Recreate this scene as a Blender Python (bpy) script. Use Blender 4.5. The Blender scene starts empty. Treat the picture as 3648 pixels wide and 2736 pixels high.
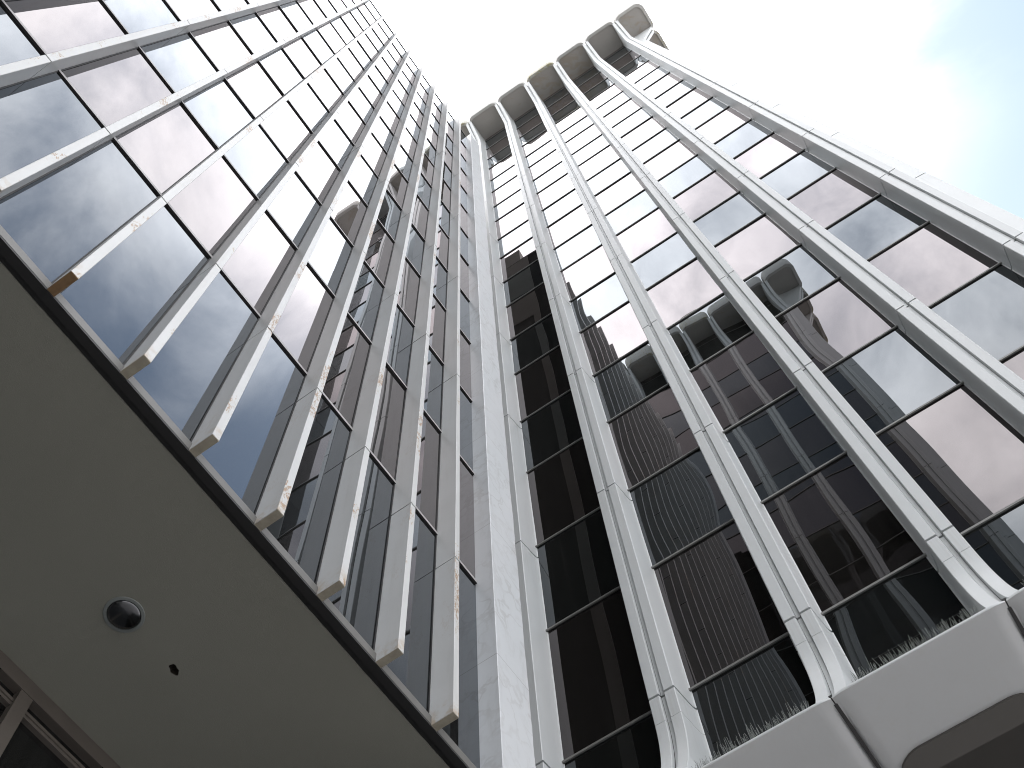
import bpy, bmesh, math, random
from mathutils import Vector, Matrix, noise as mnoise

random.seed(7)
SC = bpy.context.scene
COL = SC.collection
R_ = math.radians

# ------------------------------------------------------------------ camera
CAM_POS = Vector((0.0, 0.0, 1.6))
CR = ((0.56928191, -0.8211222, -0.04094428),      # image right, in world axes
      (0.76193803, 0.54564639, -0.3488846),       # image down
      (0.30881799, 0.16741669, 0.93627085))       # view direction
LENS = 40.793474728804235
cam_data = bpy.data.cameras.new("camera")
cam_data.sensor_fit = 'HORIZONTAL'
cam_data.sensor_width = 36.0
cam_data.lens = LENS
cam_data.clip_start = 0.05
cam_data.clip_end = 5000.0
cam = bpy.data.objects.new("camera", cam_data)
COL.objects.link(cam)
m = Matrix.Identity(4)
for r in range(3):
    m[r][0] = CR[0][r]
    m[r][1] = -CR[1][r]
    m[r][2] = -CR[2][r]
    m[r][3] = CAM_POS[r]
cam.matrix_world = m
SC.camera = cam


def project(p):
    d = Vector(p) - CAM_POS
    q = [sum(CR[k][i] * d[i] for i in range(3)) for k in range(3)]
    if q[2] <= 0.01:
        return None
    f = LENS / 36.0 * 1024
    return (512 + f * q[0] / q[2], 384 + f * q[1] / q[2])


# ------------------------------------------------------------------ world, sun, exposure
SUN_EL, SUN_AZ = 68.0, 80.0        # azimuth measured from +x towards +y
sun_dir = Vector((math.cos(R_(SUN_EL)) * math.cos(R_(SUN_AZ)),
                  math.cos(R_(SUN_EL)) * math.sin(R_(SUN_AZ)),
                  math.sin(R_(SUN_EL))))
world = bpy.data.worlds.new("World")
SC.world = world
world.use_nodes = True
wt = world.node_tree
wt.nodes.clear()


class G:
    """tiny node-graph helper"""
    def __init__(self, tree):
        self.t = tree

    def n(self, typ, **kw):
        nd = self.t.nodes.new(typ)
        for k, v in kw.items():
            if k == 'inp':
                for a, b in v.items():
                    if hasattr(b, 'is_output') or isinstance(b, bpy.types.NodeSocket):
                        self.t.links.new(b, nd.inputs[a])
                    else:
                        nd.inputs[a].default_value = b
            else:
                setattr(nd, k, v)
        return nd

    def math(self, op, a, b=None, c=None, clamp=False):
        nd = self.t.nodes.new('ShaderNodeMath')
        nd.operation = op
        nd.use_clamp = clamp
        for i, v in enumerate((a, b, c)):
            if v is None:
                continue
            if isinstance(v, bpy.types.NodeSocket):
                self.t.links.new(v, nd.inputs[i])
            else:
                nd.inputs[i].default_value = v
        return nd.outputs[0]

    def mix(self, fac, a, b, blend='MIX'):
        nd = self.t.nodes.new('ShaderNodeMix')
        nd.data_type = 'RGBA'
        nd.blend_type = blend
        for key, v in ((0, fac), (6, a), (7, b)):
            if isinstance(v, bpy.types.NodeSocket):
                self.t.links.new(v, nd.inputs[key])
            elif key == 0:
                nd.inputs[0].default_value = v
            else:
                nd.inputs[key].default_value = (*v[:3], 1.0)
        return nd.outputs[2]

    def ramp(self, fac, lo, hi, smooth=True):
        nd = self.t.nodes.new('ShaderNodeMapRange')
        nd.interpolation_type = 'SMOOTHSTEP' if smooth else 'LINEAR'
        self.t.links.new(fac, nd.inputs[0])
        nd.inputs[1].default_value = lo
        nd.inputs[2].default_value = hi
        return nd.outputs[0]

    def noise(self, vec, scale, detail=4.0, rough=0.55, dist=0.0):
        nd = self.n('ShaderNodeTexNoise', inp={'Scale': scale, 'Detail': detail, 'Roughness': rough, 'Distortion': dist})
        if vec is not None:
            self.t.links.new(vec, nd.inputs['Vector'])
        return nd.outputs['Fac']

    def mapping(self, vec, scale=(1, 1, 1), loc=(0, 0, 0)):
        nd = self.n('ShaderNodeMapping')
        self.t.links.new(vec, nd.inputs['Vector'])
        nd.inputs['Scale'].default_value = scale
        nd.inputs['Location'].default_value = loc
        return nd.outputs[0]

    def dot(self, vec, d):
        nd = self.n('ShaderNodeVectorMath', operation='DOT_PRODUCT')
        self.t.links.new(vec, nd.inputs[0])
        nd.inputs[1].default_value = d
        return nd.outputs['Value']


g = G(wt)
tc = g.n('ShaderNodeTexCoord')
D = tc.outputs['Generated']
sky = g.n('ShaderNodeTexSky', sky_type='NISHITA', sun_disc=False, sun_elevation=R_(SUN_EL),
          sun_rotation=R_(90 - SUN_AZ), altitude=50, air_density=1.0, dust_density=2.0, ozone_density=1.0)
sep = g.n('ShaderNodeSeparateXYZ', inp={0: D})
zc = g.math('MAXIMUM', g.math('ADD', sep.outputs[2], 0.22), 0.05)
comb = g.n('ShaderNodeCombineXYZ', inp={0: g.math('DIVIDE', sep.outputs[0], zc), 1: g.math('DIVIDE', sep.outputs[1], zc), 2: 0.0})
P2 = comb.outputs[0]
n1 = g.noise(g.mapping(P2, loc=(3.1, 1.7, 0.0)), 5.5, 7.0, 0.60, 0.45)
n2 = g.noise(g.mapping(P2, loc=(9.4, 5.2, 2.0)), 1.7, 3.0, 0.5, 0.2)
cov = g.math('ADD', g.math('MULTIPLY', n1, 0.65), g.math('MULTIPLY', n2, 0.35))


def blob(d, inner, outer):
    d = Vector(d).normalized()
    return g.ramp(g.dot(D, d), math.cos(R_(outer)), math.cos(R_(inner)))


gap = g.math('MULTIPLY', blob((0.54, -0.36, 0.76), 1, 26), 0.04)
gap = g.math('ADD', gap, g.math('MULTIPLY', blob((0.20, -0.41, 0.89), 1, 12), 0.215))
gap = g.math('ADD', gap, g.math('MULTIPLY', blob((0.04, -0.42, 0.91), 1, 7), 0.09))
gap = g.math('ADD', gap, g.math('MULTIPLY', blob((-0.42, -0.19, 0.89), 1, 9), 0.05))
cov = g.math('SUBTRACT', cov, gap)
cov = g.math('ADD', cov, g.math('MULTIPLY', blob((0.05, 0.12, 0.99), 4, 22), 0.20))
mask = g.ramp(cov, 0.25, 0.60)
haze_gap = g.math('SUBTRACT', 1.0, blob((0.56, -0.33, 0.76), 13, 28))
mask = g.math('MULTIPLY', mask, haze_gap)
glow = g.ramp(g.dot(D, Vector((0.03, 0.20, 0.98)).normalized()), 0.80, 1.0, False)
glow = g.math('POWER', glow, 1.8)
body = g.noise(g.mapping(P2, loc=(1.2, 7.7, 4.0)), 6.5, 6.0, 0.6, 0.3)
lum = g.math('ADD', g.math('MULTIPLY_ADD', g.ramp(body, 0.25, 0.75), 8.0, 21.0), g.math('MULTIPLY', glow, 7.0))
thick = g.math('SUBTRACT', 1.0, g.math('MULTIPLY', blob((0.10, -0.50, 0.86), 2, 19), 0.0))
south = g.math('SUBTRACT', 1.0, g.math('MULTIPLY', g.ramp(g.math('MULTIPLY', sep.outputs[1], -1.0), 0.08, 0.62), 0.26))
thick = g.math('MULTIPLY', thick, south)
thin = g.math('MULTIPLY_ADD', blob((-0.50, -0.12, 0.86), 3, 20), 0.35, 1.0)
lum = g.math('MULTIPLY', lum, g.math('MULTIPLY', thick, thin))
cl = g.mix(1.0, (0.985, 0.98, 1.0), g.n('ShaderNodeCombineXYZ', inp={0: lum, 1: lum, 2: lum}).outputs[0], 'MULTIPLY')
blue = g.mix(1.0, sky.outputs[0], (2.75, 2.62, 2.2), 'MULTIPLY')
skycol = g.mix(mask, blue, cl)
bg = g.n('ShaderNodeBackground', inp={'Color': skycol, 'Strength': 0.15})
out = g.n('ShaderNodeOutputWorld', inp={'Surface': bg.outputs[0]})

sun_data = bpy.data.lights.new("sun", 'SUN')
sun_data.energy = 1.2
sun_data.angle = R_(10)
sun_data.color = (1.0, 0.95, 0.88)
sun = bpy.data.objects.new("sun", sun_data)
sun.rotation_euler = (-sun_dir).to_track_quat('-Z', 'Y').to_euler()
COL.objects.link(sun)

SC.view_settings.view_transform = 'Standard'
SC.view_settings.look = 'None'
SC.view_settings.gamma = 1.0
SC.view_settings.exposure = 0.04
SC.view_settings.use_curve_mapping = False
SC.render.engine = 'CYCLES'
SC.cycles.use_denoising = True
SC.cycles.filter_width = 1.0
SC.cycles.max_bounces = 8
SC.cycles.glossy_bounces = 5
SC.cycles.diffuse_bounces = 4
SC.cycles.sample_clamp_indirect = 6.0
SC.cycles.blur_glossy = 0.5


# ------------------------------------------------------------------ materials
def new_mat(name):
    mt = bpy.data.materials.new(name)
    mt.use_nodes = True
    t = mt.node_tree
    t.nodes.clear()
    gg = G(t)
    o = gg.n('ShaderNodeOutputMaterial')
    return mt, gg, o


def principled(gg, o, **inp):
    p = gg.n('ShaderNodeBsdfPrincipled', inp=inp)
    gg.t.links.new(p.outputs[0], o.inputs['Surface'])
    return p


def obj_coord(gg):
    return gg.n('ShaderNodeTexCoord').outputs['Object']


def bump(gg, h, strength, dist):
    b = gg.n('ShaderNodeBump', inp={'Height': h, 'Strength': strength, 'Distance': dist})
    return b.outputs[0]


def simple(name, col, rough=0.6, metal=0.0, var=0.12, scale=3.0):
    mt, gg, o = new_mat(name)
    v = obj_coord(gg)
    nz = gg.noise(v, scale, 5.0, 0.6)
    c = gg.mix(nz, [x * (1 - var) for x in col], [min(1, x * (1 + var)) for x in col])
    principled(gg, o, **{'Base Color': c, 'Roughness': rough, 'Metallic': metal})
    return mt


def glass_mat(name, tint, r0_ior, dark):
    mt, gg, o = new_mat(name)
    fr = gg.n('ShaderNodeFresnel', inp={'IOR': r0_ior}).outputs[0]
    rnd = gg.n('ShaderNodeObjectInfo').outputs['Random']
    k = gg.math('MULTIPLY_ADD', rnd, 0.10, 0.95)
    kk = gg.n('ShaderNodeCombineXYZ', inp={0: k, 1: k, 2: k}).outputs[0]
    col = gg.mix(1.0, tint, kk, 'MULTIPLY')
    gl = gg.n('ShaderNodeBsdfGlossy', inp={'Color': col, 'Roughness': 0.0})
    df = gg.n('ShaderNodeBsdfDiffuse', inp={'Color': (*dark, 1)})
    # faint dust film and dried runs on the outer face
    v = gg.n('ShaderNodeNewGeometry').outputs['Position']
    runs = gg.ramp(gg.noise(gg.mapping(v, (7.0, 7.0, 0.35)), 1.0, 6.0, 0.65), 0.50, 0.80)
    film = gg.math('MULTIPLY_ADD', runs, 0.030, 0.006)
    dust = gg.n('ShaderNodeBsdfDiffuse', inp={'Color': (0.34, 0.33, 0.31, 1)})
    mx0 = gg.n('ShaderNodeMixShader', inp={0: fr, 1: df.outputs[0], 2: gl.outputs[0]})
    mx = gg.n('ShaderNodeMixShader', inp={0: film, 1: mx0.outputs[0], 2: dust.outputs[0]})
    gg.t.links.new(mx.outputs[0], o.inputs['Surface'])
    return mt


M = {}
M['glass_pink'] = glass_mat("glass_pink", (1.0, 0.94, 0.952), 1.72, (0.006, 0.0055, 0.005))
M['glass_blue'] = glass_mat("glass_blue", (0.86, 0.91, 0.955), 1.70, (0.005, 0.0055, 0.005))
M['glass_warm'] = glass_mat("glass_warm", (1.0, 0.955, 0.965), 2.02, (0.007, 0.0065, 0.006))
M['glass_grey'] = glass_mat("glass_grey", (0.88, 0.93, 0.985), 1.98, (0.006, 0.006, 0.006))
M['dark_glass'] = glass_mat("dark_glass", (0.9, 0.95, 1.0), 1.6, (0.004, 0.004, 0.004))


def fin_material(name, rust_amount):
    mt, gg, o = new_mat(name)
    geo = gg.n('ShaderNodeNewGeometry')
    v = geo.outputs['Position']
    base_n = gg.noise(v, 1.2, 5.0, 0.6)
    base = gg.mix(base_n, (0.495, 0.502, 0.495), (0.582, 0.590, 0.585))
    # soft grime down the faces
    grime = gg.noise(gg.mapping(v, (6.0, 6.0, 0.5)), 1.0, 5.0, 0.6)
    base = gg.mix(gg.math('MULTIPLY', gg.ramp(grime, 0.5, 0.75), 0.20), base, (0.33, 0.315, 0.28))
    # chipped paint and rust, gathered in clusters along the front edge
    cluster = gg.ramp(gg.noise(gg.mapping(v, (1.3, 1.3, 0.62), (4.0, 1.0, 0.0)), 1.0, 3.0, 0.6), 0.50, 0.66)
    chip = gg.noise(gg.mapping(v, (34.0, 34.0, 12.0)), 1.0, 7.0, 0.74, 0.5)
    edge = gg.math('ADD', chip, gg.math('MULTIPLY_ADD', cluster, 0.22, -0.11))
    chipm = gg.ramp(edge, 0.60, 0.63)
    sepn = gg.n('ShaderNodeSeparateXYZ', inp={0: geo.outputs['Normal']})
    front = gg.ramp(gg.math('MULTIPLY', sepn.outputs[1], -1.0), 0.3, 0.8)
    fac = gg.math('MULTIPLY', chipm, gg.math('MULTIPLY_ADD', front, rust_amount * 0.85, rust_amount * 0.15))
    rustc = gg.mix(gg.noise(v, 40.0, 3.0), (0.24, 0.145, 0.085), (0.42, 0.31, 0.21))
    halo = gg.math('MULTIPLY', gg.ramp(edge, 0.50, 0.62), gg.math('MULTIPLY', front, 0.22 * rust_amount))
    c = gg.mix(halo, base, (0.48, 0.42, 0.31))
    c = gg.mix(fac, c, rustc)
    # brown run-off stains where the fin meets its end plate
    pz = gg.n('ShaderNodeSeparateXYZ', inp={0: v}).outputs[2]
    low = gg.math('SUBTRACT', 1.0, gg.ramp(pz, 11.05, 11.42))
    st = gg.math('MULTIPLY', low, gg.ramp(gg.noise(v, 7.0, 5.0, 0.65), 0.42, 0.68))
    c = gg.mix(gg.math('MULTIPLY', st, 0.65), c, (0.36, 0.25, 0.13))
    nb = bump(gg, gg.noise(v, 9.0, 4.0), 0.15, 0.01)
    principled(gg, o, **{'Base Color': c, 'Roughness': 0.42, 'Normal': nb})
    return mt


M['fin'] = fin_material("fin_paint", 1.0)
M['fin_end'] = simple("fin_end_grime", (0.36, 0.33, 0.26), 0.8, 0.0, 0.35, 12.0)
M['fin_rusty'] = simple("fin_end_rust", (0.24, 0.15, 0.075), 0.85, 0.0, 0.55, 14.0)
M['seal_and_shade'] = simple("black_seal_and_shade", (0.018, 0.018, 0.018), 0.6)  # gaskets and gaps, also the painted shade below the mullions
M['joint'] = simple("joint_sealant", (0.045, 0.045, 0.045), 0.8)
M['mullion'] = simple("bronze_mullion", (0.34, 0.335, 0.33), 0.45, 0.0, 0.15, 5.0)
M['bar'] = simple('window_bar', (0.17, 0.17, 0.16), 0.5, 0.0, 0.15, 5.0)
M['sill'] = simple("sill_metal", (0.13, 0.127, 0.118), 0.5, 0.1, 0.15, 4.0)
M['core'] = simple("core_dark", (0.05, 0.05, 0.05), 0.8)
M['roof'] = simple("roof_gravel", (0.35, 0.34, 0.32), 0.9)
M['wall'] = simple("rendered_wall", (0.42, 0.40, 0.37), 0.8, 0.0, 0.1, 0.7)
M['frame'] = simple("storefront_bronze", (0.13, 0.115, 0.10), 0.5, 0.3)
M['spike'] = simple("spike_steel", (0.19, 0.205, 0.19), 0.45, 0.3)
M['chrome'] = simple("lamp_reflector", (0.16, 0.165, 0.17), 0.2, 1.0, 0.05)
M['trim'] = simple("lamp_trim", (0.21, 0.23, 0.22), 0.6)
M['hole'] = simple("hole_dark", (0.02, 0.016, 0.010), 0.95)


def precast():
    mt, gg, o = new_mat("painted_precast")
    v = obj_coord(gg)
    a = gg.noise(v, 0.55, 6.0, 0.62)
    c = gg.mix(a, (0.500, 0.520, 0.520), (0.582, 0.602, 0.604))
    st = gg.noise(gg.mapping(v, (9.0, 9.0, 0.22)), 1.0, 5.0, 0.6)
    c = gg.mix(gg.math('MULTIPLY', gg.ramp(st, 0.52, 0.78), 0.20), c, (0.50, 0.50, 0.46))
    # grime washed down from each joint
    zz = gg.n('ShaderNodeSeparateXYZ', inp={0: v}).outputs[2]
    ph = gg.math('FRACT', gg.math('DIVIDE', gg.math('SUBTRACT', zz, 15.0344), 6.53572))
    wash = gg.math('MULTIPLY', gg.ramp(ph, 0.72, 1.0), gg.ramp(gg.noise(gg.mapping(v, (16.0, 16.0, 0.25)), 1.0, 5.0, 0.65), 0.42, 0.72))
    c = gg.mix(gg.math('MULTIPLY', wash, 0.30), c, (0.36, 0.35, 0.31))
    sp = gg.noise(v, 30.0, 3.0, 0.6)
    c = gg.mix(gg.math('MULTIPLY', gg.ramp(sp, 0.66, 0.75), 0.10), c, (0.42, 0.39, 0.33))
    nb = bump(gg, gg.noise(v, 5.0, 5.0), 0.12, 0.02)
    principled(gg, o, **{'Base Color': c, 'Roughness': 0.46, 'Normal': nb})
    return mt


M['precast'] = precast()


def cap_material():
    mt, gg, o = new_mat("scallop_lip")
    v = obj_coord(gg)
    rnd = gg.n('ShaderNodeObjectInfo').outputs['Random']
    a = gg.noise(v, 1.2, 6.0, 0.62)
    c = gg.mix(a, (0.40, 0.40, 0.385), (0.50, 0.50, 0.48))
    moss = gg.noise(v, 7.0, 6.0, 0.7, 0.6)
    k = gg.math('MULTIPLY_ADD', rnd, 0.20, -0.10)
    mk = gg.ramp(gg.math('ADD', moss, k), 0.55, 0.63)
    c = gg.mix(gg.math('MULTIPLY', mk, 0.75), c, (0.30, 0.27, 0.12))
    principled(gg, o, **{'Base Color': c, 'Roughness': 0.8})
    return mt


def soffit_stained():
    mt, gg, o = new_mat("scallop_soffit")
    v = obj_coord(gg)
    rnd = gg.n('ShaderNodeObjectInfo').outputs['Random']
    a = gg.noise(v, 1.0, 6.0, 0.62)
    c = gg.mix(a, (0.30, 0.29, 0.27), (0.38, 0.37, 0.35))
    s = gg.noise(v, 1.7, 6.0, 0.66, 0.8)
    mk = gg.ramp(gg.math('ADD', s, gg.math('MULTIPLY_ADD', rnd, 0.24, -0.15)), 0.50, 0.66)
    c = gg.mix(gg.math('MULTIPLY', mk, 0.33), c, (0.27, 0.21, 0.12))
    principled(gg, o, **{'Base Color': c, 'Roughness': 0.85})
    return mt


M['cap'] = cap_material()
M['cap_soffit'] = soffit_stained()


def marble():
    mt, gg, o = new_mat("white_marble")
    v = obj_coord(gg)
    w = gg.noise(v, 1.5, 5.0, 0.6)
    vv = gg.n('ShaderNodeVectorMath', operation='ADD')
    wn = gg.n('ShaderNodeTexNoise', inp={'Scale': 2.2, 'Detail': 4.0})
    gg.t.links.new(v, wn.inputs['Vector'])
    gg.t.links.new(v, vv.inputs[0])
    gg.t.links.new(wn.outputs['Color'], vv.inputs[1])
    vor = gg.n('ShaderNodeTexVoronoi', feature='DISTANCE_TO_EDGE', inp={'Scale': 2.6})
    gg.t.links.new(gg.mapping(vv.outputs[0], (1.0, 1.0, 0.55)), vor.inputs['Vector'])
    vein = gg.math('SUBTRACT', 1.0, gg.ramp(vor.outputs['Distance'], 0.0, 0.10))
    vein = gg.math('MULTIPLY', vein, gg.ramp(gg.noise(v, 0.9, 3.0), 0.35, 0.65))
    c = gg.mix(w, (0.515, 0.535, 0.548), (0.61, 0.63, 0.645))
    c = gg.mix(gg.math('MULTIPLY', vein, 0.40), c, (0.32, 0.31, 0.295))
    cloud = gg.ramp(gg.noise(gg.mapping(v, (2.0, 2.0, 0.6)), 1.6, 6.0, 0.65, 1.5), 0.5, 0.72)
    c = gg.mix(gg.math('MULTIPLY', cloud, 0.28), c, (0.36, 0.355, 0.34))
    # thin slab joints
    sepz = gg.n('ShaderNodeSeparateXYZ', inp={0: v}).outputs[2]
    fr = gg.math('FRACT', gg.math('DIVIDE', sepz, 3.29))
    ln = gg.math('LESS_THAN', fr, 0.004)
    c = gg.mix(gg.math('MULTIPLY', ln, 0.55), c, (0.2, 0.19, 0.18))
    principled(gg, o, **{'Base Color': c, 'Roughness': 0.35})
    return mt


M['marble'] = marble()


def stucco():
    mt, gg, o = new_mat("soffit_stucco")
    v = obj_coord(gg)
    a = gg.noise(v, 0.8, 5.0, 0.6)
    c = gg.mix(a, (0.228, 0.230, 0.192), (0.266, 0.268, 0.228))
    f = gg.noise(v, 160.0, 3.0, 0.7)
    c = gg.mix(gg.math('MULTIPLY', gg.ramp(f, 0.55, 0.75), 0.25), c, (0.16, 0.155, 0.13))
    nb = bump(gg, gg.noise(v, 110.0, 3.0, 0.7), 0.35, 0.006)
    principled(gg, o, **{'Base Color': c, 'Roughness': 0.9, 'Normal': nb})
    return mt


M['stucco'] = stucco()
M['under'] = simple("underside_shade", (0.100, 0.096, 0.088), 0.85, 0.0, 0.10, 0.8)  # dark base colour holds the shade of the recess behind the ledge


def paving():
    mt, gg, o = new_mat("plaza_paving")
    v = obj_coord(gg)
    br = gg.n('ShaderNodeTexBrick', inp={'Scale': 1.0, 'Mortar Size': 0.008, 'Brick Width': 0.9, 'Row Height': 0.9,
                                         'Color1': (0.37, 0.35, 0.34, 1), 'Color2': (0.42, 0.40, 0.39, 1), 'Mortar': (0.15, 0.15, 0.14, 1)})
    br.offset = 0.0
    gg.t.links.new(v, br.inputs['Vector'])
    n = gg.noise(v, 0.5, 6.0, 0.65)
    c = gg.mix(gg.math('MULTIPLY', n, 0.5), br.outputs['Color'], (0.27, 0.255, 0.25))
    principled(gg, o, **{'Base Color': c, 'Roughness': 0.85})
    return mt


M['paving'] = paving()


# ------------------------------------------------------------------ mesh helpers
class MB:
    def __init__(self):
        self.v, self.f, self.mi, self.mats = [], [], [], []

    def mat(self, mt):
        if mt not in self.mats:
            self.mats.append(mt)
        return self.mats.index(mt)

    def box(self, x0, x1, y0, y1, z0, z1, mt):
        i = self.mat(mt)
        b = len(self.v)
        self.v += [(x0, y0, z0), (x1, y0, z0), (x1, y1, z0), (x0, y1, z0), (x0, y0, z1), (x1, y0, z1), (x1, y1, z1), (x0, y1, z1)]
        for q in ((0, 3, 2, 1), (4, 5, 6, 7), (0, 1, 5, 4), (1, 2, 6, 5), (2, 3, 7, 6), (3, 0, 4, 7)):
            self.f.append(tuple(b + k for k in q))
            self.mi.append(i)

    def loft(self, rings, mt, caps=True):
        """rings: lists of equal length of points, closed loops, counter-clockwise seen from above when going up"""
        i = self.mat(mt)
        b = len(self.v)
        n = len(rings[0])
        for r in rings:
            self.v += [tuple(p) for p in r]
        for a in range(len(rings) - 1):
            for k in range(n):
                k2 = (k + 1) % n
                self.f.append((b + a * n + k, b + a * n + k2, b + (a + 1) * n + k2, b + (a + 1) * n + k))
                self.mi.append(i)
        if caps:
            self.f.append(tuple(b + k for k in reversed(range(n))))
            self.mi.append(i)
            t = b + (len(rings) - 1) * n
            self.f.append(tuple(t + k for k in range(n)))
            self.mi.append(i)

    def poly(self, pts, mt):
        i = self.mat(mt)
        b = len(self.v)
        self.v += [tuple(p) for p in pts]
        self.f.append(tuple(range(b, b + len(pts))))
        self.mi.append(i)

    def mesh(self, name, smooth=None):
        me = bpy.data.meshes.new(name)
        me.from_pydata(self.v, [], self.f)
        for mt in self.mats:
            me.materials.append(mt)
        me.polygons.foreach_set('material_index', self.mi)
        bm = bmesh.new()
        bm.from_mesh(me)
        bmesh.ops.recalc_face_normals(bm, faces=bm.faces)
        bm.to_mesh(me)
        bm.free()
        if smooth:
            me.shade_smooth()
            me.set_sharp_from_angle(angle=R_(smooth))
        me.update()
        return me

    def build(self, name, parent=None, smooth=None):
        return link(name, self.mesh(name, smooth), parent)


def link(name, me, parent=None, mat=None):
    o = bpy.data.objects.new(name, me)
    COL.objects.link(o)
    if parent is not None:
        o.parent = parent
    if mat is not None:
        o.matrix_local = mat
    return o


def thing(name, label, cat, loc=(0, 0, 0), rz=0.0, group=None):
    o = bpy.data.objects.new(name, None)
    COL.objects.link(o)
    o.empty_display_size = 0.5
    o.location = loc
    o.rotation_euler = (0, 0, rz)
    o['label'] = label
    o['category'] = cat
    if group:
        o['group'] = group
    return o


def copy_to(src, parent, mat):
    c = src.copy()
    COL.objects.link(c)
    c.parent = parent
    c.matrix_parent_inverse = Matrix.Identity(4)
    c.matrix_local = mat
    for ch in src.children:
        d = ch.copy()
        COL.objects.link(d)
        d.parent = c
    return c


def pane_mesh(name, w, h, mt, seed, tilt, wave):
    """one wavy sheet of glass: local x across, local z up, facing -y; centre at origin"""
    rnd = random.Random(seed)
    tx, tz = rnd.gauss(0, tilt), rnd.gauss(0, tilt)
    pil = rnd.gauss(0.35, 0.55) * wave
    ph = rnd.uniform(0, 50)
    nx, nz = 8, 14
    vs, fs = [], []
    for j in range(nz + 1):
        for i in range(nx + 1):
            a, b = i / nx * 2 - 1, j / nz * 2 - 1
            x, z = a * w / 2, b * h / 2
            y = tx * x + tz * z + pil * (1 - a * a) * (1 - b * b)
            y += wave * 0.55 * mnoise.noise(Vector((x * 0.75 + ph, z * 0.42, ph)))
            vs.append((x, y, z))
    for j in range(nz):
        for i in range(nx):
            k = j * (nx + 1) + i
            fs.append((k, k + 1, k + nx + 2, k + nx + 1))
    me = bpy.data.meshes.new(name)
    me.from_pydata(vs, [], fs)
    me.materials.append(mt)
    me.shade_smooth()
    return me


def screen_area(pts):
    q = [project(p) for p in pts]
    if any(x is None for x in q):
        return 0.0
    cx, cy = sum(x[0] for x in q) / 4, sum(x[1] for x in q) / 4
    if not (-80 < cx < 1104 and -80 < cy < 848):
        return 0.0
    s = 0.0
    for i in range(4):
        a, b = q[i], q[(i + 1) % 4]
        s += a[0] * b[1] - a[1] * b[0]
    return abs(s) / 2


def place_panes(cands, parent, stuff_name, limit=96):
    """cands: (area, mesh, local matrix). The largest in the picture are parts, the rest one part of kind stuff."""
    cands.sort(key=lambda c: -c[0])
    for area, me, mx in cands[:limit]:
        if area > 0:
            link('window_pane', me, parent, mx)
    rest = [c for k, c in enumerate(cands) if k >= limit or c[0] <= 0]
    if rest:
        me = bpy.data.meshes.new(stuff_name)
        mats = []
        bm = bmesh.new()
        for area, pm, mx in rest:
            t = pm.copy()
            t.transform(mx)
            if pm.materials[0] not in mats:
                mats.append(pm.materials[0])
            off = mats.index(pm.materials[0])
            nf = len(bm.faces)
            bm.from_mesh(t)
            bm.faces.ensure_lookup_table()
            for fc in bm.faces[nf:]:
                fc.material_index = off
                fc.smooth = True
            bpy.data.meshes.remove(t)
        bm.to_mesh(me)
        bm.free()
        for mt in mats:
            me.materials.append(mt)
        o = link(stuff_name, me, parent)
        o['kind'] = 'stuff'


# ------------------------------------------------------------------ ground
gm = MB()
gm.box(-600, 600, -600, 600, -0.5, 0.0, M['paving'])
ground = gm.build('ground')
ground['kind'] = 'structure'
ground['label'] = 'grey stone paving of the plaza between the towers'

# ------------------------------------------------------------------ tower A: glass with white fins
YF, YG = 4.0816, 4.3921            # front of the fins, plane of the glass
X7, SA, WA = 5.5730, 0.9, 0.09
Z_BOT = 11.05
FIN_TOP = 54.85
ROOF_A = 54.60
XL, XR = -6.0, 6.458               # glass runs from the left end pier to the marble pier
FINS = list(range(-5, 8))

A = thing('office_tower', 'dark glass tower with narrow white fins whose edges are chipped with rust', 'building', (0, 0, 0))

# fins
f_joints = [14.134 + 6.5396 * n for n in range(7)]
for i in FINS:
    x0 = X7 + (i - 7) * SA
    b = MB()
    zs = [Z_BOT] + f_joints + [FIN_TOP]
    for k in range(len(zs) - 1):
        za, zb_ = zs[k] + (0.016 if k else 0), zs[k + 1] - (0.016 if k < len(zs) - 2 else 0)
        dx = random.gauss(0, 0.0016)
        c = 0.004
        # lightly eased arrises
        x1 = x0 + WA
        ring = [(x0 + dx, YG - 0.004), (x0 + dx, YF + c), (x0 + c + dx, YF), (x1 - c + dx, YF), (x1 + dx, YF + c), (x1 + dx, YG - 0.004)]
        b.loft([[(p[0], p[1], za) for p in ring], [(p[0], p[1], zb_) for p in ring]], M['fin'])
    b.box(x0 + 0.034, x0 + WA - 0.034, YF + 0.034, YG - 0.006, Z_BOT + 0.02, FIN_TOP - 0.02, M['joint'])
    b.box(x0 - 0.014, x0 + WA + 0.014, YG - 0.014, YG - 0.002, Z_BOT + 0.1, ROOF_A - 0.02, M['seal_and_shade'])
    fo = b.build('fin', A)
    e = MB()
    e.box(x0 + 0.003, x0 + WA - 0.003, YF + 0.004, YG - 0.01, Z_BOT - 0.006, Z_BOT - 0.0005, M['fin_rusty'] if i == 1 else M['fin_end'])
    e.build('end_plate', fo)

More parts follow.
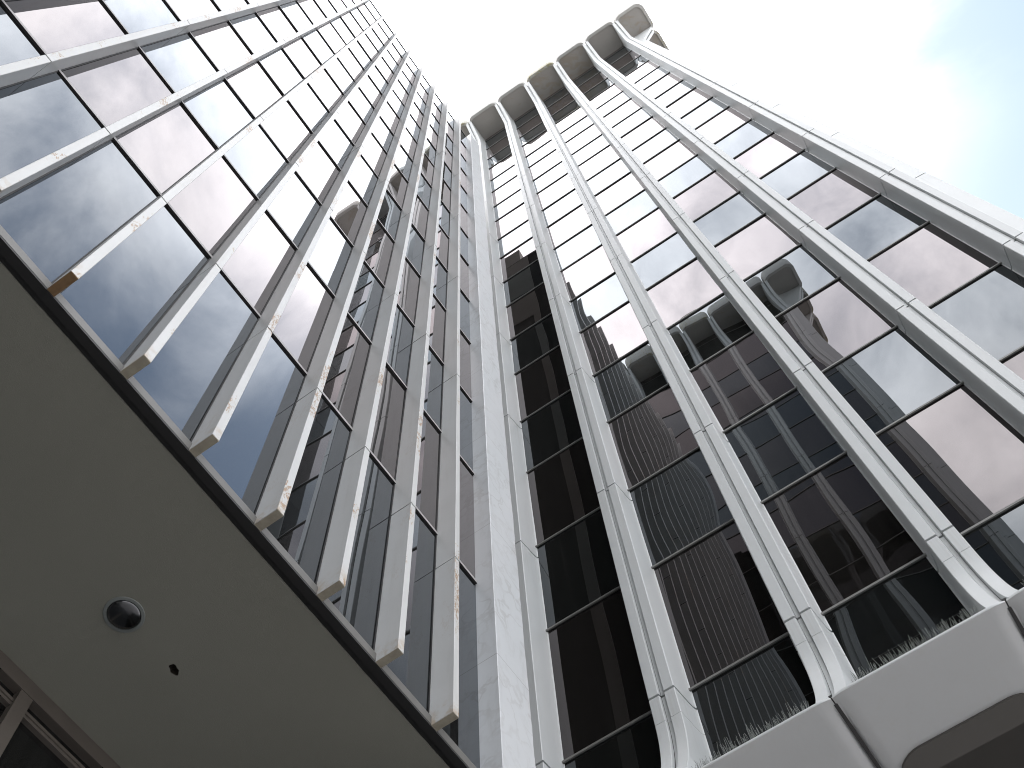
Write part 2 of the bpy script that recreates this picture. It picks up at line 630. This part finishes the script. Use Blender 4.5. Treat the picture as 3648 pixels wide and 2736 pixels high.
# mullion rows and sill
rows = [11.19]
for n in range(7):
    rows.append(15.06 + 6.58 * n)
    rows.append(18.46 + 6.58 * n)
rows = [z for z in rows if z < ROOF_A - 0.5] + [ROOF_A - 0.03]
for z in rows[1:]:
    b = MB()
    top = z > ROOF_A - 0.5
    h = 0.055
    b.box(XL, XR, YG - 0.027, YG + 0.03, z - h + 0.008, z + 0.010, M['mullion'])
    b.box(XL, XR, YG - 0.025, YG + 0.02, z - h + 0.004, z - h + 0.0076, M['seal_and_shade'])  # black sheet paints the shade on the bar's underside
    b.build('mullion', A)
b = MB()
b.box(XL, XR, YG - 0.045, YG + 0.05, 11.06, 11.185, M['sill'])
b.box(XL, XR, YG - 0.043, YG + 0.05, 11.03, 11.0598, M['seal_and_shade'])
b.build('sill', A)
b = MB()
b.box(XL - 0.3, 7.10, YG + 0.05, YG + 0.125, 11.065, 11.35, M['seal_and_shade'])
b.build('shadow_gap', A)

# panes
cands = []
edges = [(X7 + (i - 7) * SA + WA, X7 + (i - 6) * SA) for i in FINS]
edges[-1] = (edges[-1][0], XR)
edges.insert(0, (XL, X7 + (FINS[0] - 7) * SA))
for ci, (xa, xb) in enumerate(edges):
    for ri in range(len(rows) - 1):
        za, zb_ = rows[ri], rows[ri + 1]
        pink = ri in (1, 3, 5, 7, 9, 11)
        me = pane_mesh('window_pane', xb - xa, zb_ - za, M['glass_warm'] if pink else M['glass_grey'],
                       ci * 100 + ri, 0.0013, 0.0022)
        mx = Matrix.Translation(((xa + xb) / 2, YG, (za + zb_) / 2))
        ar = screen_area([(xa, YG, za), (xb, YG, za), (xb, YG, zb_), (xa, YG, zb_)])
        cands.append((ar, me, mx))
place_panes(cands, A, 'far_panes')

# body behind the glass, roof, end walls
b = MB()
b.box(XL - 0.62, 7.05, YG + 0.13, 20.0, 11.36, ROOF_A - 0.1, M['core'])
b.build('core_wall', A)
b = MB()
b.box(XL - 0.64, 7.12, YG + 0.05, 20.02, ROOF_A - 0.095, ROOF_A + 0.02, M['roof'])
b.build('roof', A)
b = MB()
b.box(7.055, 7.085, YG + 0.07, 20.0, 0.0, ROOF_A - 0.1, M['core'])
b.box(7.0855, 7.12, 5.13, 5.42, 0.0, ROOF_A - 0.1, M['wall'])
b.box(7.0855, 7.11, 5.421, 20.0, 45.8, ROOF_A - 0.1, M['wall'])
b.box(7.0855, 7.118, 5.421, 20.0, 49.0, 49.06, M['seal_and_shade'])
b.build('end_wall', A)
b = MB()
b.box(2.5, 6.9, 5.6, 12.0, ROOF_A + 0.02, ROOF_A + 3.0, M['wall'])
b.build('plant_room', A)
b = MB()
b.box(XL - 0.66, XL - 0.003, YF + 0.03, YG + 0.04, 0.0, 54.3, M['marble'])
b.box(XL - 0.68, XL - 0.625, YG + 0.05, 20.0, 0.0, ROOF_A - 0.1, M['wall'])
b.build('end_wall', A)

# soffit with an uneven caulked edge
b = MB()
edge = []
nseg = 150
for k in range(nseg + 1):
    x = XL - 0.6 + (7.05 - XL + 0.6) * k / nseg
    edge.append((x, YG + 0.115 + 0.003 * mnoise.noise(Vector((x * 2.1, 0, 0))) + 0.004 * mnoise.noise(Vector((x * 17, 3, 0)))))
for k in range(nseg):
    (xa, ya), (xb, yb) = edge[k], edge[k + 1]
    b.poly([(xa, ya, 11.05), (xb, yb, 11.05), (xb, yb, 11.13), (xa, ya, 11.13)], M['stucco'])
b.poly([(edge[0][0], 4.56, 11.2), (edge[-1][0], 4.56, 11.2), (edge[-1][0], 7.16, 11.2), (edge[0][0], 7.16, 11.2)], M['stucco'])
LX, LY, LR = 2.897, 5.906, 0.186
light_hole = [(LX + LR * math.cos(2 * math.pi * k / 48), LY + LR * math.sin(2 * math.pi * k / 48)) for k in range(48)]
broken = []
for k in range(16):
    a = 2 * math.pi * k / 16
    rr = 0.050 * (1 + 0.20 * math.sin(2 * a + 0.6) + 0.12 * math.sin(5 * a))
    broken.append((3.623 + rr * math.cos(a) * 1.15, 5.928 + rr * math.sin(a) * 0.9))
bm = bmesh.new()
es = []
for loop in (edge + [(edge[-1][0], 7.16), (edge[0][0], 7.16)], light_hole, broken):
    vs_ = [bm.verts.new((x, y, 11.05)) for x, y in loop]
    es += [bm.edges.new((vs_[k], vs_[(k + 1) % len(vs_)])) for k in range(len(vs_))]
bmesh.ops.triangle_fill(bm, use_beauty=True, edges=es)
bm.verts.index_update()
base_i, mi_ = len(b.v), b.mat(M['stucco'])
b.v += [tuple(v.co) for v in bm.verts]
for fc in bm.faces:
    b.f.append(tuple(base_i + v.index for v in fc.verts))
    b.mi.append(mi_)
bm.free()
soffit = b.build('soffit', A)
b = MB()
b.loft([[(x, y, 11.0505) for x, y in broken], [(3.623 + (x - 3.623) * .8, 5.928 + (y - 5.928) * .8, 11.12) for x, y in broken]], M['hole'], caps=False)
b.poly([(3.623 + (x - 3.623) * .8, 5.928 + (y - 5.928) * .8, 11.12) for x, y in broken], M['hole'])
b.build('hole', soffit)

# storefront wall under the soffit
b = MB()
ys = 7.07
b.box(XL, 7.05, ys, ys + 0.12, 10.87, 11.049, M['frame'])
for xm in (-5.9, -3.9, -1.4, 0.85, 2.965, 5.1, 6.98):
    b.box(xm - 0.075, xm + 0.075, ys + 0.006, ys + 0.12, 0.0, 10.869, M['frame'])
fr = b.build('storefront_frame', A)
b = MB()
b.box(XL, 7.05, ys + 0.045, ys + 0.115, 10.665, 10.755, M['frame'])
b.box(XL, 7.05, ys + 0.03, ys + 0.118, 10.700, 10.715, M['frame'])
b.build('transom', fr)
b = MB()
b.box(XL, 7.05, ys + 0.10, ys + 0.112, 0.0, 10.868, M['dark_glass'])
b.build('storefront_glass', A)
b = MB()
b.box(XL - 0.6, 7.055, ys + 0.3, 20.0, 0.0, 11.04, M['core'])
b.build('lobby_wall', A)

# ------------------------------------------------------------------ marble end pier
mp = MB()
bx0, bx1, by0, by1 = 6.460, 7.125, 4.112, 4.455
nz = 210
rings = []
for k in range(nz + 1):
    z = 54.3 * k / nz
    n1_ = 0.018 * mnoise.noise(Vector((z * 1.1, 2.0, 0))) + 0.012 * mnoise.noise(Vector((z * 6.0, 5.0, 0)))
    n2_ = 0.004 * mnoise.noise(Vector((z * 5.0, 9.0, 0)))
    rings.append([(bx0 + n2_, by0 + 0.006, z), (bx0 + 0.006 + n2_, by0, z), (bx1 - 0.016 + n1_, by0, z), (bx1 + n1_, by0 + 0.02, z), (bx1, by1, z), (bx0, by1, z)])
mp.loft(rings, M['marble'])
marble_pier = mp.build('stone_pier')
marble_pier['label'] = 'tall veined white marble pier with a ragged edge, between the fins and the grooved piers'
marble_pier['category'] = 'pier'

# downlight
L = thing('recessed_light', 'round metal recessed downlight set into the plain dark soffit', 'light', (2.897, 5.906, 11.05))
b = MB()
n = 48
ring = lambda r, z: [(r * math.cos(2 * math.pi * k / n), r * math.sin(2 * math.pi * k / n), z) for k in range(n)]
b.loft([ring(0.156, 0.012), ring(0.158, -0.008), ring(0.162, -0.011), ring(0.188, -0.009), ring(0.193, -0.004), ring(0.193, -0.0005)], M['trim'], caps=False)
b.build('trim_ring', L, smooth=40)
b = MB()
rings = []
for k in range(15):
    a = k / 14 * R_(86)
    rings.append(ring(0.156 * math.cos(a) + 0.0005, 0.004 - 0.062 * math.sin(a)))
b.loft(rings, M['chrome'], caps=False)
b.poly([(x, y, -0.0578) for x, y, _ in ring(0.0115, 0)], M['chrome'])
b.build('lens', L, smooth=70)

# ------------------------------------------------------------------ tower B: grooved piers and scalloped cornice
ANG_B = 0.017364152921440217
B0 = (9.37426, 3.32237, 0.0)
SB = 2.15659
ZJ, HB, DB = 15.0344, 6.53572, 0.51357
Z_TOP = 75.02                       # underside of the cornice lip
Z_SOF = 75.12
Z_KNEE = 72.45
Z_LEDGE = 12.32
NP0, NP1 = -3, 6                    # pier numbers on the front
DEPTH = 16.0

half = [(0.289, -0.565), (0.289, -0.520), (0.262, -0.503), (0.247, -0.462), (0.234, -0.352), (0.206, -0.012), (0.196, 0.0),
        (0.047, 0.0), (0.043, -0.004), (0.030, -0.060)]
PROF = [(-o, y) for o, y in half] + [(o, y) for o, y in reversed(half)]     # local x = -offset along the facade


def flare(z):
    if z > Z_KNEE:
        t = (z - Z_KNEE) / (Z_TOP - Z_KNEE)
        return 0.97 * (0.88 * t + 0.12 * t * t - 0.10 * t * math.exp(-6 * t) * 4)
    if z < 14.46:
        t = (14.46 - z) / (14.46 - Z_LEDGE)
        return 0.76 * t ** 2.0
    return 0.0


def pier_ring(z, shrink=0.0, bow=0.0):
    f = flare(z)
    res = []
    for x, y in PROF:
        xs = x * (1 - shrink * 6)
        ys_ = y - (shrink if y > -0.5 else 0)
        if ys_ > -0.5:
            ys_ = -0.5 + (ys_ + 0.5) * (0.5 + f) / 0.5 if f else ys_
        res.append((xs, ys_, z))
    return res


def zsteps(a, b_):
    out_ = [a]
    lo, hi = 14.46, Z_KNEE
    if a < lo:
        n_ = 14
        out_ += [a + (min(lo, b_) - a) * k / n_ for k in range(1, n_ + 1)]
        if b_ > lo:
            out_.append(b_)
    elif b_ > hi:
        if a < hi:
            out_.append(hi)
            a = hi
        n_ = 14
        out_ += [a + (b_ - a) * k / n_ for k in range(1, n_ + 1)]
    else:
        out_.append(b_)
    return out_


def pier_mesh():
    b = MB()
    js = [ZJ + HB * n_ for n_ in range(9)] + [Z_KNEE]
    zs = [Z_LEDGE + 0.065] + [14.46] + js + [Z_TOP + 0.05]
    for k in range(len(zs) - 1):
        ga = 0.0 if k == 0 else (0.004 if k == 1 else 0.024)
        gb = 0.0 if k == len(zs) - 2 else (0.004 if k == 0 else 0.024)
        if k == len(zs) - 2:
            ga = 0.005
        if k == len(zs) - 3:
            gb = 0.005
        za, zb_ = zs[k] + ga, zs[k + 1] - gb
        b.loft([pier_ring(z) for z in zsteps(za, zb_)], M['precast'])
    cz = [Z_LEDGE + 0.09] + [Z_LEDGE + (14.46 - Z_LEDGE) * q / 10 for q in range(1, 11)] + [Z_KNEE] + [Z_KNEE + (Z_TOP - Z_KNEE) * q / 10 for q in range(1, 11)]
    b.loft([pier_ring(z, 0.05) for z in cz], M['joint'])
    return b.mesh('pier', smooth=28)


def arc(cx, cy, rx, ry, a0, a1, n_=7):
    return [(cx + rx * math.cos(R_(a0 + (a1 - a0) * k / n_)), cy + ry * math.sin(R_(a0 + (a1 - a0) * k / n_))) for k in range(n_ + 1)]


def cap_meshes(outer, inner, name):
    """outer, inner: plan polygons (u along the facade, out). A rounded lip around a recessed soffit."""
    to = lambda p, z: (-p[0], p[1], z)
    b = MB()
    # outer face with a soft lower edge, parapet and top
    cx = sum(p[0] for p in outer) / len(outer)
    cy = sum(p[1] for p in outer) / len(outer)

    def off(poly, d):
        r_ = []
        n_ = len(poly)
        for k in range(n_):
            a, c_ = Vector(poly[k - 1]), Vector(poly[(k + 1) % n_])
            t = (c_ - a).normalized()
            nrm = Vector((t.y, -t.x))
            p = Vector(poly[k])
            if (p + nrm * 0.01 - Vector((cx, cy))).length > (p - Vector((cx, cy))).length:
                nrm = -nrm
            r_.append((p.x + nrm.x * d, p.y + nrm.y * d))
        return r_
    rings = [[to(p, Z_TOP) for p in off(outer, 0.02)], [to(p, Z_TOP + 0.012) for p in off(outer, 0.010)],
             [to(p, Z_TOP + 0.04) for p in outer], [to(p, Z_TOP + 1.15) for p in outer], [to(p, Z_TOP + 1.2) for p in off(outer, 0.05)]]
    b.loft(rings, M['cap'], caps=False)
    b.poly([to(p, Z_TOP + 1.2) for p in off(outer, 0.05)], M['cap'])
    # lip underside: bridge outer rim to inner rim
    bm = bmesh.new()
    oi = off(outer, 0.02)
    vo = [bm.verts.new(to(p, Z_TOP)) for p in oi]
    vi = [bm.verts.new(to(p, Z_TOP)) for p in inner]
    vu = [bm.verts.new(to(p, Z_SOF + 0.02)) for p in inner]
    eo = [bm.edges.new((vo[k], vo[(k + 1) % len(vo)])) for k in range(len(vo))]
    ei = [bm.edges.new((vi[k], vi[(k + 1) % len(vi)])) for k in range(len(vi))]
    bmesh.ops.triangle_fill(bm, use_beauty=True, edges=eo + ei)
    for k in range(len(vi)):
        k2 = (k + 1) % len(vi)
        bm.faces.new((vi[k], vi[k2], vu[k2], vu[k]))
    base = len(b.v)
    bm.verts.index_update()
    mi = b.mat(M['cap'])
    for v in bm.verts:
        b.v.append(tuple(v.co))
    for fc in bm.faces:
        b.f.append(tuple(base + v.index for v in fc.verts))
        b.mi.append(mi)
    bm.free()
    lip = b.mesh(name, smooth=50)
    s = MB()
    s.poly([to(p, Z_SOF) for p in off(inner, -0.012)], M['cap_soffit'])
    return lip, s.mesh('soffit_panel')


def bay_plan():
    w = SB
    o = [(0.032, -0.57), (0.032, 0.80)] + arc(0.032 + 0.44, 0.80, 0.44, 0.38, 180, 90, 10)[1:] + \
        arc(w - 0.032 - 0.44, 0.80, 0.44, 0.38, 90, 0, 10) + [(w - 0.032, -0.57)]
    i = [(0.205, -0.545), (0.205, 0.76)] + arc(0.205 + 0.27, 0.76, 0.27, 0.25, 180, 90)[1:] + \
        arc(w - 0.205 - 0.27, 0.76, 0.27, 0.25, 90, 0) + [(w - 0.205, -0.545)]
    return o, i


def under_z(y):
    """underside of the flared ledge rises slightly towards the glass"""
    return 12.29 + 0.02 * (0.775 - y) / 1.2


def ledge_mesh():
    """one precast ledge panel: flat top, underside curling up into the seam at each end"""
    b = MB()
    w = SB
    us = [0.008, 0.02, 0.04, 0.065, 0.095, 0.13, 0.17, 0.22, 0.30]
    us = us + [0.30 + (w - 0.60) * k / 8 for k in range(1, 8)] + [w - u for u in reversed(us)]
    yo = [0.775, 0.770, 0.74, 0.55, 0.30, 0.05, -0.2, -0.42, -0.60]

    def curl(u):
        d = min(u, w - u)
        return 0.095 * max(0.0, 1 - d / 0.19) ** 1.6

    def pt(u, y):
        c = curl(u)
        k = 0.02 if y > 0.772 else (0.006 if y > 0.765 else 0.0)
        return (-u, min(y, 0.775 - 0.35 * c), under_z(y) + c * min(1.0, (0.80 - y) * 4) + k)
    mi = b.mat(M['precast'])
    base = len(b.v)
    nu, ny = len(us), len(yo)
    for u in us:
        for y in yo:
            b.v.append(pt(u, y))
    for i in range(nu - 1):
        for j in range(ny - 1):
            k = base + i * ny + j
            b.f.append((k, k + 1, k + ny + 1, k + ny))
            b.mi.append(mi)
    # top surface and front edge
    for i in range(nu - 1):
        a, c = pt(us[i], 0.775), pt(us[i + 1], 0.775)
        b.poly([a, c, (c[0], c[1] - 0.004, 12.336), (a[0], a[1] - 0.004, 12.336)], M['precast'])
        b.poly([(a[0], a[1] - 0.004, 12.336), (c[0], c[1] - 0.004, 12.336), (c[0], -0.6, 12.44), (a[0], -0.6, 12.44)], M['precast'])
    b.box(-0.022, 0.022, -0.6, 0.742, 12.345, 12.372, M['joint'])
    return b.mesh('ledge_panel', smooth=40)


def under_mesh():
    """flat panel whose dark colour stands in for an unlit recess, outer corners rounded"""
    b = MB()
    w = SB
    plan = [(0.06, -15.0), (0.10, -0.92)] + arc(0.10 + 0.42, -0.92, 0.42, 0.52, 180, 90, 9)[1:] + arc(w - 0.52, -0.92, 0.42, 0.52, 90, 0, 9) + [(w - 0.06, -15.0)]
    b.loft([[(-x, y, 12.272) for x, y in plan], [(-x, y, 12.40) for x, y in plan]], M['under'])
    return b.mesh('recess_shade_panel')


PIER = pier_mesh()
CAP, CAPS = cap_meshes(*bay_plan(), 'roof_scallop')
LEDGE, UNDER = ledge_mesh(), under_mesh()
# corner scallop (u measured from the last front pier)
EU, EO = 0.76, -0.70               # end-face pier: front plane along the facade, axis behind the front
cw = EU + 0.97 + 0.20
c_out = [(0.032, -0.20), (0.032, 0.80)] + arc(0.472, 0.80, 0.44, 0.38, 180, 90, 10)[1:] + \
        arc(cw - 0.50, 0.68, 0.50, 0.50, 90, 0, 10) + [(cw, EO + 0.33)] + arc(cw - 0.31, EO + 0.332, 0.31, 0.30, 0, -90)[1:] + [(0.50, EO + 0.032), (0.40, -0.34)]
c_in = [(0.205, -0.15), (0.205, 0.76)] + arc(0.475, 0.76, 0.27, 0.25, 180, 90)[1:] + \
       arc(cw - 0.18 - 0.38, 0.63, 0.38, 0.38, 90, 0) + [(cw - 0.18, EO + 0.34)] + arc(cw - 0.31, EO + 0.335, 0.13, 0.13, 0, -90)[1:] + [(0.56, EO + 0.205), (0.44, -0.30)]
CCAP, CCAPS = cap_meshes(c_out, c_in, 'roof_scallop')

NE = 6                              # piers on the end face


def end_mx(j):
    """local matrix of end-face pier j in the tower frame"""
    lx = -((NP1 - 2) * SB + EU)
    ly = EO - j * SB
    return Matrix.Translation((lx, ly, 0)) @ Matrix.Rotation(R_(90), 4, 'Z')


def front_mx(i):
    return Matrix.Translation((-(i - 2) * SB, 0, 0))


zb_rows = [Z_LEDGE + 0.05]
for k in range(10):
    zb_rows.append(ZJ + HB * (k + 0.065))
    zb_rows.append(ZJ + HB * (k + 0.60))
zb_rows = [z for z in zb_rows if z < Z_SOF - 0.6] + [Z_SOF + 0.02]


def glazing_panes(world_mx, detailed):
    c = []
    yb = -DB
    for (mxs, count, key) in (([front_mx(i) for i in range(NP0, NP1)], NP1 - NP0, 0), ([end_mx(j) for j in range(NE - 1)], NE - 1, 1)):
        for a, mx0 in enumerate(mxs):
            for r in range(len(zb_rows) - 1):
                za, zb_ = zb_rows[r], zb_rows[r + 1]
                if not detailed and za < 20 and key == 1:
                    pass
                pink = r % 2 == 1
                w = SB - 2 * 0.27
                me = pane_mesh('window_pane', w, zb_ - za, M['glass_pink'] if pink else M['glass_blue'],
                               5000 + key * 3000 + a * 100 + r + (0 if detailed else 20000), 0.0015, 0.0054)
                # panes face local +y of the pier frame: turn about z
                mx = mx0 @ Matrix.Translation((-SB / 2, yb, (za + zb_) / 2)) @ Matrix.Rotation(math.pi, 4, 'Z')
                cs = [world_mx @ mx @ Vector((sx * w / 2, 0, sz * (zb_ - za) / 2)) for sx, sz in ((-1, -1), (1, -1), (1, 1), (-1, 1))]
                ar = screen_area(cs) if detailed and key == 0 and a >= 3 else 0.0
                c.append((ar, me, mx))
    return c


def build_grooved_tower(root, world_mx, detailed):
    for i in range(NP0, NP1 + 1):
        link('pier', PIER, root, front_mx(i))
    for j in range(NE):
        link('pier', PIER, root, end_mx(j))
    for mx in [front_mx(i) for i in range(NP0, NP1)] + [end_mx(j) for j in range(NE - 1)]:
        c = link('roof_scallop', CAP, root, mx)
        link('soffit_panel', CAPS, c)
        link('ledge_panel', LEDGE, root, mx)
        link('recess_shade_panel', UNDER, root, mx)
    c = link('roof_scallop', CCAP, root, front_mx(NP1))
    link('soffit_panel', CCAPS, c)
    # corner wall between the last front pier and the first end pier
    b = MB()
    lx6 = -(NP1 - 2) * SB
    x_c = lx6 - (EU - 0.35)
    js = [Z_LEDGE] + [ZJ + HB * k for k in range(9)] + [Z_SOF + 0.03]
    for k in range(len(js) - 1):
        ga, gb = (0.013 if k else 0), (0.013 if k < len(js) - 2 else 0)
        b.box(x_c, lx6 + 0.15, -0.95, -0.352, js[k] + ga, js[k + 1] - gb, M['precast'])
    b.box(x_c + 0.02, lx6 + 0.1, -0.9, -0.372, Z_LEDGE, Z_SOF, M['joint'])
    b.build('corner_wall', root)
    b = MB()
    b.box(x_c - 1.12, lx6 - 0.012, EO + 0.01, 0.77, 12.295, 12.345, M['precast'])
    b.build('corner_ledge', root)
    # mullions, one bar per level and face
    xr = -(NP0 - 2) * SB
    for z in zb_rows[1:-1]:
        b = MB()
        b.box(lx6 - 0.1, xr, -DB - 0.02, -DB + 0.036, z - 0.022, z + 0.024, M['bar'])
        b.box(lx6 - 0.1, xr, -DB - 0.02, -DB + 0.012, z - 0.026, z - 0.0222, M['seal_and_shade'])
        lxe = lx6 - EU + DB
        b.box(lxe - 0.042, lxe + 0.02, EO - (NE - 1) * SB, EO - 0.25, z - 0.032, z + 0.032, M['bar'])
        b.build('mullion', root)
    # body, base and roof
    b = MB()
    xe = lx6 - EU + DB + 0.13
    b.box(xe, xr + 0.3, -DEPTH, -DB - 0.13, 12.46, Z_SOF + 0.05, M['core'])
    b.build('core_wall', root)
    b = MB()
    b.box(xe - 0.1, xr + 0.3, -DEPTH, -DB - 0.06, Z_SOF + 0.06, Z_SOF + 0.9, M['roof'])
    b.build('roof', root)
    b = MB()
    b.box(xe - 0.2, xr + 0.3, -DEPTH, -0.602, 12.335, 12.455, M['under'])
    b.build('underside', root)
    b = MB()
    b.box(xe + 2.5, xr + 0.3, -DEPTH, -9.2, 0.0, 12.30, M['dark_glass'])
    b.build('lobby_glass', root)
    place_panes(glazing_panes(world_mx, detailed), root, 'far_panes', 96 if detailed else 0)


rzB = math.pi / 2 + ANG_B
Bt = thing('office_tower', 'tall pale tower with grooved white piers and a scalloped overhanging roofline', 'building', B0, rzB)
mxB = Matrix.Translation(B0) @ Matrix.Rotation(rzB, 4, 'Z')
build_grooved_tower(Bt, mxB, True)

# the twin tower across the court, standing beyond the left edge of the photograph, seen in the glass
MID = 0.237
Ct = thing('office_tower', 'twin scalloped tower mirrored in the window glass between the grooved piers', 'building', (2 * MID - B0[0], B0[1], 0), -rzB)
Ct.scale = (-1, 1, 1)
build_grooved_tower(Ct, Matrix.Identity(4), False)

# ------------------------------------------------------------------ bird spikes on the ledge
for (i, lab, u0, u1, seed) in ((2, 'curved strip of bird spikes on the lowest visible ledge, left of the rest', 0.33, 1.86, 1),
                               (3, 'straight strip of bird spikes along the ledge in the middle window bay', 0.30, 1.86, 2),
                               (4, 'short strip of bird spikes at the right edge, under the highest ledge', 0.30, 1.86, 3)):
    T = thing('bird_spike_strip', lab, 'bird spikes', mxB @ Vector((-(i - 2) * SB, 0.62, Z_LEDGE + 0.022)), rzB, 'bird spikes on the window ledges')
    rnd = random.Random(seed * 17)
    yy = lambda u: -0.10 * max(0.0, (0.9 - u)) ** 1.2 if i == 2 else 0.0
    b = MB()
    for k in range(24):
        ua, ub = u0 + (u1 - u0) * k / 24, u0 + (u1 - u0) * (k + 1) / 24
        b.loft([[(-ua, yy(ua) - 0.03, 0.0), (-ub, yy(ub) - 0.03, 0.0), (-ub, yy(ub) + 0.03, 0.0), (-ua, yy(ua) + 0.03, 0.0)],
                [(-ua, yy(ua) - 0.028, 0.012), (-ub, yy(ub) - 0.028, 0.012), (-ub, yy(ub) + 0.028, 0.012), (-ua, yy(ua) + 0.028, 0.012)]], M['spike'])
    b.build('base_strip', T)
    b = MB()
    for k in range(440):
        u = rnd.uniform(u0, u1)
        y0 = yy(u) + rnd.uniform(-0.02, 0.02)
        h = rnd.uniform(0.15, 0.28)
        dx, dy = rnd.gauss(0.0, 0.03), rnd.choice((-1, 0, 1)) * 0.07 + rnd.gauss(0, 0.03)
        r_ = 0.0032
        b.loft([[(-u - r_, y0 - r_, 0.01), (-u + r_, y0 - r_, 0.01), (-u, y0 + r_, 0.01)],
                [(-u - r_ * .6 + dx, y0 - r_ * .6 + dy, h), (-u + r_ * .6 + dx, y0 - r_ * .6 + dy, h), (-u + dx, y0 + r_ * .6 + dy, h)]], M['spike'])
    sp = b.build('spikes', T)
    sp['kind'] = 'stuff'
